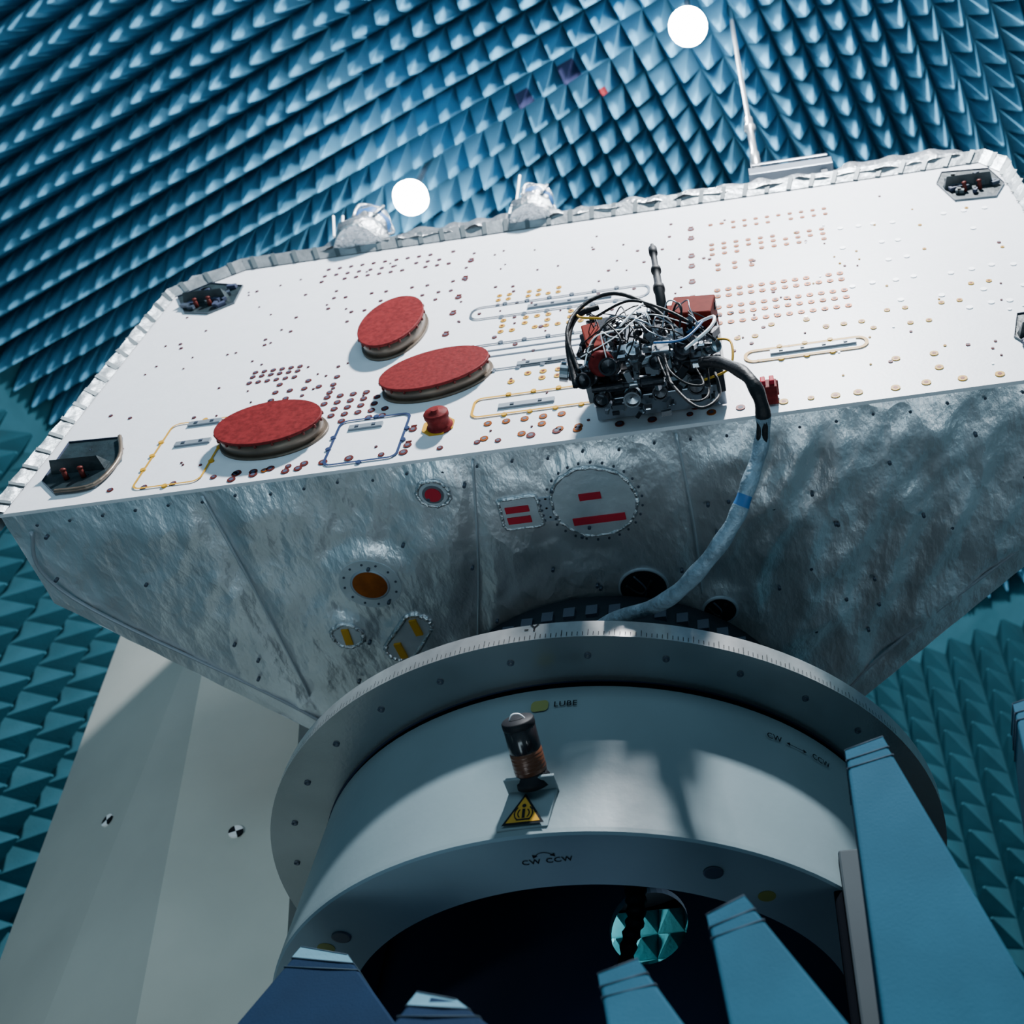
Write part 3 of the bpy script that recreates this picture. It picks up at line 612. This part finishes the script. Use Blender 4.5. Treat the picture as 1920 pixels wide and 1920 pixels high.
mb.tube([bp+ba*.15+Vector((-.02,0,-.0)),bp+ba*.165+Vector((-.01,0,0)),bp+ba*.165+Vector((.008,0,0)),bp+ba*.15+Vector((.02,0,-.0))],.0015,'holew',6,5);mb.build("lamp_cap",bc)
mb=MB()
mb.hexa([(-.735,2.006,1.504),(-.615,2.006,1.504),(-.615,2.03,1.504),(-.735,2.03,1.504),(-.715,2.000,1.606),(-.600,2.000,1.606),(-.600,2.04,1.606),(-.715,2.04,1.606)],'paint')
mb.box((-.718,1.955,1.602),(-.598,2.04,1.610),'paint')
br=mb.build("lamp_bracket",bc,bevel=.002)
mb=MB()
o=Vector((-.672,2.0005,1.546));U=Vector((1,0,0));V=Vector((0,-.006,.102)).normalized()
def T(pts,off,m): mb.add([o+U*a+V*b_+Vector((0,-off,0)) for a,b_ in pts],[tuple(range(len(pts)))],m)
T([(-.050,-.036),(.050,-.036),(0,.046)],.003,'text');T([(-.040,-.030),(.040,-.030),(0,.036)],.0038,'yellow')
T([(-.0035,-.020),(.0035,-.020),(.0035,.004),(-.0035,.004)],.0046,'text')
T([(.005*math.cos(t),.012+.005*math.sin(t)) for t in [2*math.pi*k/10 for k in range(10)]],.0046,'text')
for s in (-1,1):
    for k in range(2):
        r0=.012+.008*k
        for q in range(4):
            t0=math.radians(-50+25*q);t1=math.radians(-50+25*(q+1))
            pts=[(s*r0*math.cos(t0),-.008+r0*math.sin(t0)),(s*r0*math.cos(t1),-.008+r0*math.sin(t1)),(s*(r0+.003)*math.cos(t1),-.008+(r0+.003)*math.sin(t1)),(s*(r0+.003)*math.cos(t0),-.008+(r0+.003)*math.sin(t0))]
            T(pts,.0046,'text')
T([(-.016,-.026),(.016,-.026),(.016,-.022),(-.016,-.022)],.0046,'text')
mb.build("warning_sign",bc,fix=False,label="yellow triangular warning sign with black border")

# ---------------------------------------------------------------- tower
tw=thing("positioner_tower",(-2.2,3.5,FL),"tapered pale grey metal tower standing behind the turntable","tower")
def ex(a,b,z): 
    t=(z-a[2])/(b[2]-a[2]);return tuple(a[i]+(b[i]-a[i])*t for i in range(3))
le=((-3.466,3.5,4.065),(-3.186,3.5,2.268));ri=((-2.639,3.2,3.347),(-2.294,3.2,1.791));rr=((-2.151,3.3,3.09),(-1.929,3.3,2.174))
mb=MB();bt=[ex(*le,FL),ex(*ri,FL),ex(*rr,FL)];tp=[ex(*le,4.14),ex(*ri,4.14),ex(*rr,4.14)]
bk=lambda p,d:(p[0]+d,4.1,p[2])
vs=bt+[bk(bt[2],0),bk(bt[0],.1)]+tp+[bk(tp[2],0),bk(tp[0],.1)]
mb.add(vs,[(0,1,6,5)],'tower_shaded');mb.add(vs,[(1,2,7,6),(2,3,8,7),(3,4,9,8),(4,0,5,9)],'tower');mb.add(vs,[(0,4,3,2,1),(5,6,7,8,9)],'tower')
mb.build("tower_body",tw)
def marker(p,nrm,off):
    mb=MB();p=Vector(p);nrm=Vector(nrm).normalized();u=Vector((0,0,1)).cross(nrm).normalized()
    if u.x<0:u=-u
    v=nrm.cross(u)
    if v.z<0:v=-v
    p=p-p.normalized()*off
    r_=.027
    for q in range(4):
        pts=[p]+[p+(u*math.cos(a)+v*math.sin(a))*r_ for a in [math.pi/2*q+math.pi/2*k/6+.5 for k in range(7)]]
        pts2=[x-nrm*off*1.6 for x in pts];kk=len(pts)
        mb.add(pts+pts2,[tuple(range(kk)),tuple(range(kk,2*kk))]+[(i,(i+1)%kk,kk+(i+1)%kk,kk+i) for i in range(kk)],'text' if q%2 else 'white')
    mb.build("target_marker",tw,fix=False,label="round black and white quartered target")
A=Vector(le[0]);Bv=Vector(ri[0]);C_=Vector(le[1]);n1=(Bv-A).cross(C_-A).normalized()
if n1.y>0:n1=-n1
def onplane(d,p0,nn_): d=Vector(d);return d*(p0.dot(nn_)/d.dot(nn_))
marker(onplane((-2.853,3.3,2.724),A,n1),n1,.05)
D=Vector(rr[0]);n2=(D-Bv).cross(Vector(ri[1])-Bv).normalized()
if n2.y>0:n2=-n2
marker(onplane((-2.233,3.25,2.562),Bv,n2),n2,.008)

# ---------------------------------------------------------------- foam wedges on the floor
def wedge(xt0,xt1,zt,xb0,xb1,zb_,y,m,label,dt=.10,tilt=0):
    mb=MB();k=.08/(zt-zb_);xe0=xb0+(xb0-xt0)*k;xe1=xb1+(xb1-xt1)*k;ze=zb_-.08
    a=[(xe0,y-.05,FL),(xe1,y-.05,FL),(xe1,y+.3,FL),(xe0,y+.3,FL)];b=[(p[0],p[1],ze) for p in a]
    t=[(xt0,y,zt),(xt1,y,zt+tilt),(xt1,y+dt,zt+tilt),(xt0,y+dt,zt)]
    sd4=[(0,1,5,4),(1,2,6,5),(2,3,7,6),(3,0,4,7)]
    mb.add(a+b,[(0,3,2,1)]+sd4,m);mb.add(b+t,sd4+[(4,5,6,7)],m)
    e=mb.build("foam_wedge",None,bevel=.006);tag(e,label,"foam wedge","fabric-covered foam wedges around the turntable")
    def ring(d,s):
        tt_=d/(zt-ze);P=[Vector(t[i]).lerp(Vector(b[i]),tt_) for i in range(4)];c0=sum(P,Vector())/4;return [c0+(p-c0)*s for p in P]
    mb=MB()
    for d in (0,.028,.05):
        P=ring(d,1.005)
        for i in range(4): mb.cyl(P[i],P[(i+1)%4],.0018,'stitch',6)
    mb.build("seam_band",e)
    mb=MB();A_=ring(.0,1.012);B_=ring(.026,1.012);mb.add(B_+A_,sd4,'tip' if m=='wedged' else 'wedge');mb.build("tip_band",e,fix=False,label="stitched tip band, light from above painted on navy wedges")
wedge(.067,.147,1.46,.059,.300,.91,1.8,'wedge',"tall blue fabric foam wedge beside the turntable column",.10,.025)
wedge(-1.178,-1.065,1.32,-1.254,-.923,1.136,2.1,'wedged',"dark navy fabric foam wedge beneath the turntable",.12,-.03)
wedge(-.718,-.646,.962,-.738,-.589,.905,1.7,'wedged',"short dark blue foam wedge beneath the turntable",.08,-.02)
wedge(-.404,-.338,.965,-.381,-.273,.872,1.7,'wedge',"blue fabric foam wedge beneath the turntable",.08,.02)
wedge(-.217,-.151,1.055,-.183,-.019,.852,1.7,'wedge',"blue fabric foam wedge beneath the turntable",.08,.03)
wedge(.428,.50,1.534,.40,.60,1.225,1.8,'wedge',"tall blue foam wedge standing apart",.1,.02)

# ---------------------------------------------------------------- ceiling lamps, hanging probe
for x,y in [(-.193,1.626),(-2.063,2.364)]:
    e=thing("ceiling_lamp",(x,y,6.6),"bright round ceiling lamp hanging between foam pyramids","lamp","ceiling lamps")
    mb=MB();mb.lathe((x,y,6.6-.11),(0,0,1),[(.001,0),(.055,.014),(.095,.055),(.11,.11),(.095,.165),(.055,.206),(.04,.215)],'bulb',24,cap=False);mb.build("bulb",e)
    mb=MB();mb.lathe((x,y,6.6+.10),(0,0,1),[(.05,0),(.05,.08),(.02,.1),(.02,.8)],'chrome',16);mb.build("lamp_stem",e)
hp=thing("hanging_probe",(.07,1.74,7.4),"slim pole hanging from the ceiling ending in a metal bar","probe")
mb=MB();mb.lathe((.072,1.74,4.50),(-.004,0,1),[(.022,0),(.022,.25),(.016,.27),(.016,.55),(.028,.57),(.028,.60),(.018,.62),(.02,.72),(.011,.74),(.011,2.9)],'rimm',12);mb.build("pole",hp)
mb=MB();mb.box((.035,1.70,4.42),(.385,1.78,4.49),'steel');mb.box((.05,1.69,4.49),(.37,1.70,4.51),'chrome')
mb.prism([(.17,4.49),(.24,4.49),(.205,4.545)],'y',1.72,1.76,'foil');mb.box((.06,1.72,4.34),(.09,1.76,4.42),'chrome');mb.box((.33,1.72,4.34),(.36,1.76,4.42),'chrome');mb.build("metal_bar",hp,bevel=.003)

for o in bpy.data.objects:
    if o.parent is None: o.location.z+=ZO

# ---------------------------------------------------------------- lights
def area(loc,tgt,size,power,col):
    l=bpy.data.lights.new("area",'AREA');l.size=size;l.energy=power;l.color=col;o=bpy.data.objects.new("area_light",l)
    o.location=(loc[0],loc[1],loc[2]+ZO);d=Vector(tgt)-Vector(loc);o.rotation_euler=d.to_track_quat('-Z','Y').to_euler();COL.objects.link(o);return o
area((.45,-1.12,6.4),(-.6,1.7,3.0),.32,1200,(.95,.975,1))
area((-.9,1.45,-1.4),(-.8,1.9,2.6),1.5,38,(.68,.89,1))  # added fill from below for the silver blanket
area((1.6,1.2,-1.2),(.5,2.1,2.6),.5,18,(.85,.95,1))  # added to put glints on the right-hand foil
area((-1.0,-2.7,3.0),(-1.0,1.5,7.4),4.0,140,(.50,.80,1))  # added fill for the ceiling foam, out of view
area((3.0,-.6,3.0),(2.0,2.5,7.2),2.2,48,(.50,.80,1))  # added ceiling fill, right side
area((-4.8,-.9,3.0),(-4.0,1.6,7.2),2.2,40,(.50,.80,1))  # added ceiling fill, left side
area((-4.6,.9,-.8),(-6.4,4.0,1.5),1.0,10,(.6,.88,1))  # added fill for the left wall foam
area((3.0,2.0,-1.0),(2.0,7.0,4.0),1.5,14,(.6,.88,1))  # added fill for the back wall foam
l=bpy.data.lights.new("s",'SPOT');l.energy=205;l.spot_size=math.radians(46);l.spot_blend=.7;l.color=(.93,.98,.94);l.shadow_soft_size=.3;o=bpy.data.objects.new("tower_fill_spot",l)  # added spot that brightens only the tower, no fixture modelled
o.location=(-3.4,-.6,-.3+ZO);o.rotation_euler=(Vector((-2.6,3.3,1.9))-Vector((-3.4,-.6,-.3))).to_track_quat('-Z','Y').to_euler();COL.objects.link(o)
for x,y in [(-.193,1.626),(-2.063,2.364)]:
    l=bpy.data.lights.new("p",'POINT');l.energy=24;l.color=(.9,.96,1);l.shadow_soft_size=.10;o=bpy.data.objects.new("lamp_light",l);o.location=(x,y,6.40+ZO);COL.objects.link(o)
l=bpy.data.lights.new("p",'POINT');l.energy=3.5;l.color=(.8,.95,1);l.shadow_soft_size=.05;o=bpy.data.objects.new("cavity_fill",l);o.location=(-.80,2.99,1.85+ZO);COL.objects.link(o)  # added hidden light to brighten the foam behind the window
l=bpy.data.lights.new("p",'POINT');l.energy=.8;l.color=(.35,.55,1);l.shadow_soft_size=.2;o=bpy.data.objects.new("interior_fill",l);o.location=(-.66,2.62,1.2+ZO);COL.objects.link(o)  # added hidden light to lift the dark housing interior
w=bpy.data.worlds.new("w");bpy.context.scene.world=w;w.use_nodes=True;w.node_tree.nodes["Background"].inputs[0].default_value=(.25,.5,.7,1);w.node_tree.nodes["Background"].inputs[1].default_value=.05

# ---------------------------------------------------------------- camera
cam=bpy.data.cameras.new("camera");co=bpy.data.objects.new("camera",cam);COL.objects.link(co)
R=Matrix(((0.98939,0.12382,0.07603),(0.14437,-0.77888,-0.61033),(-0.01635,0.61483,-0.78849)))
co.matrix_world=Matrix.Translation((0,0,ZO))@R.to_4x4()
cam.sensor_width=36;cam.lens=36*2035.0554/1920;cam.shift_x=-(1310.86-960)/1920;cam.shift_y=-(960-956.83)/1920
cam.dof.use_dof=True;cam.dof.focus_distance=3.0;cam.dof.aperture_fstop=2.8
cam.clip_start=.05;bpy.context.scene.camera=co
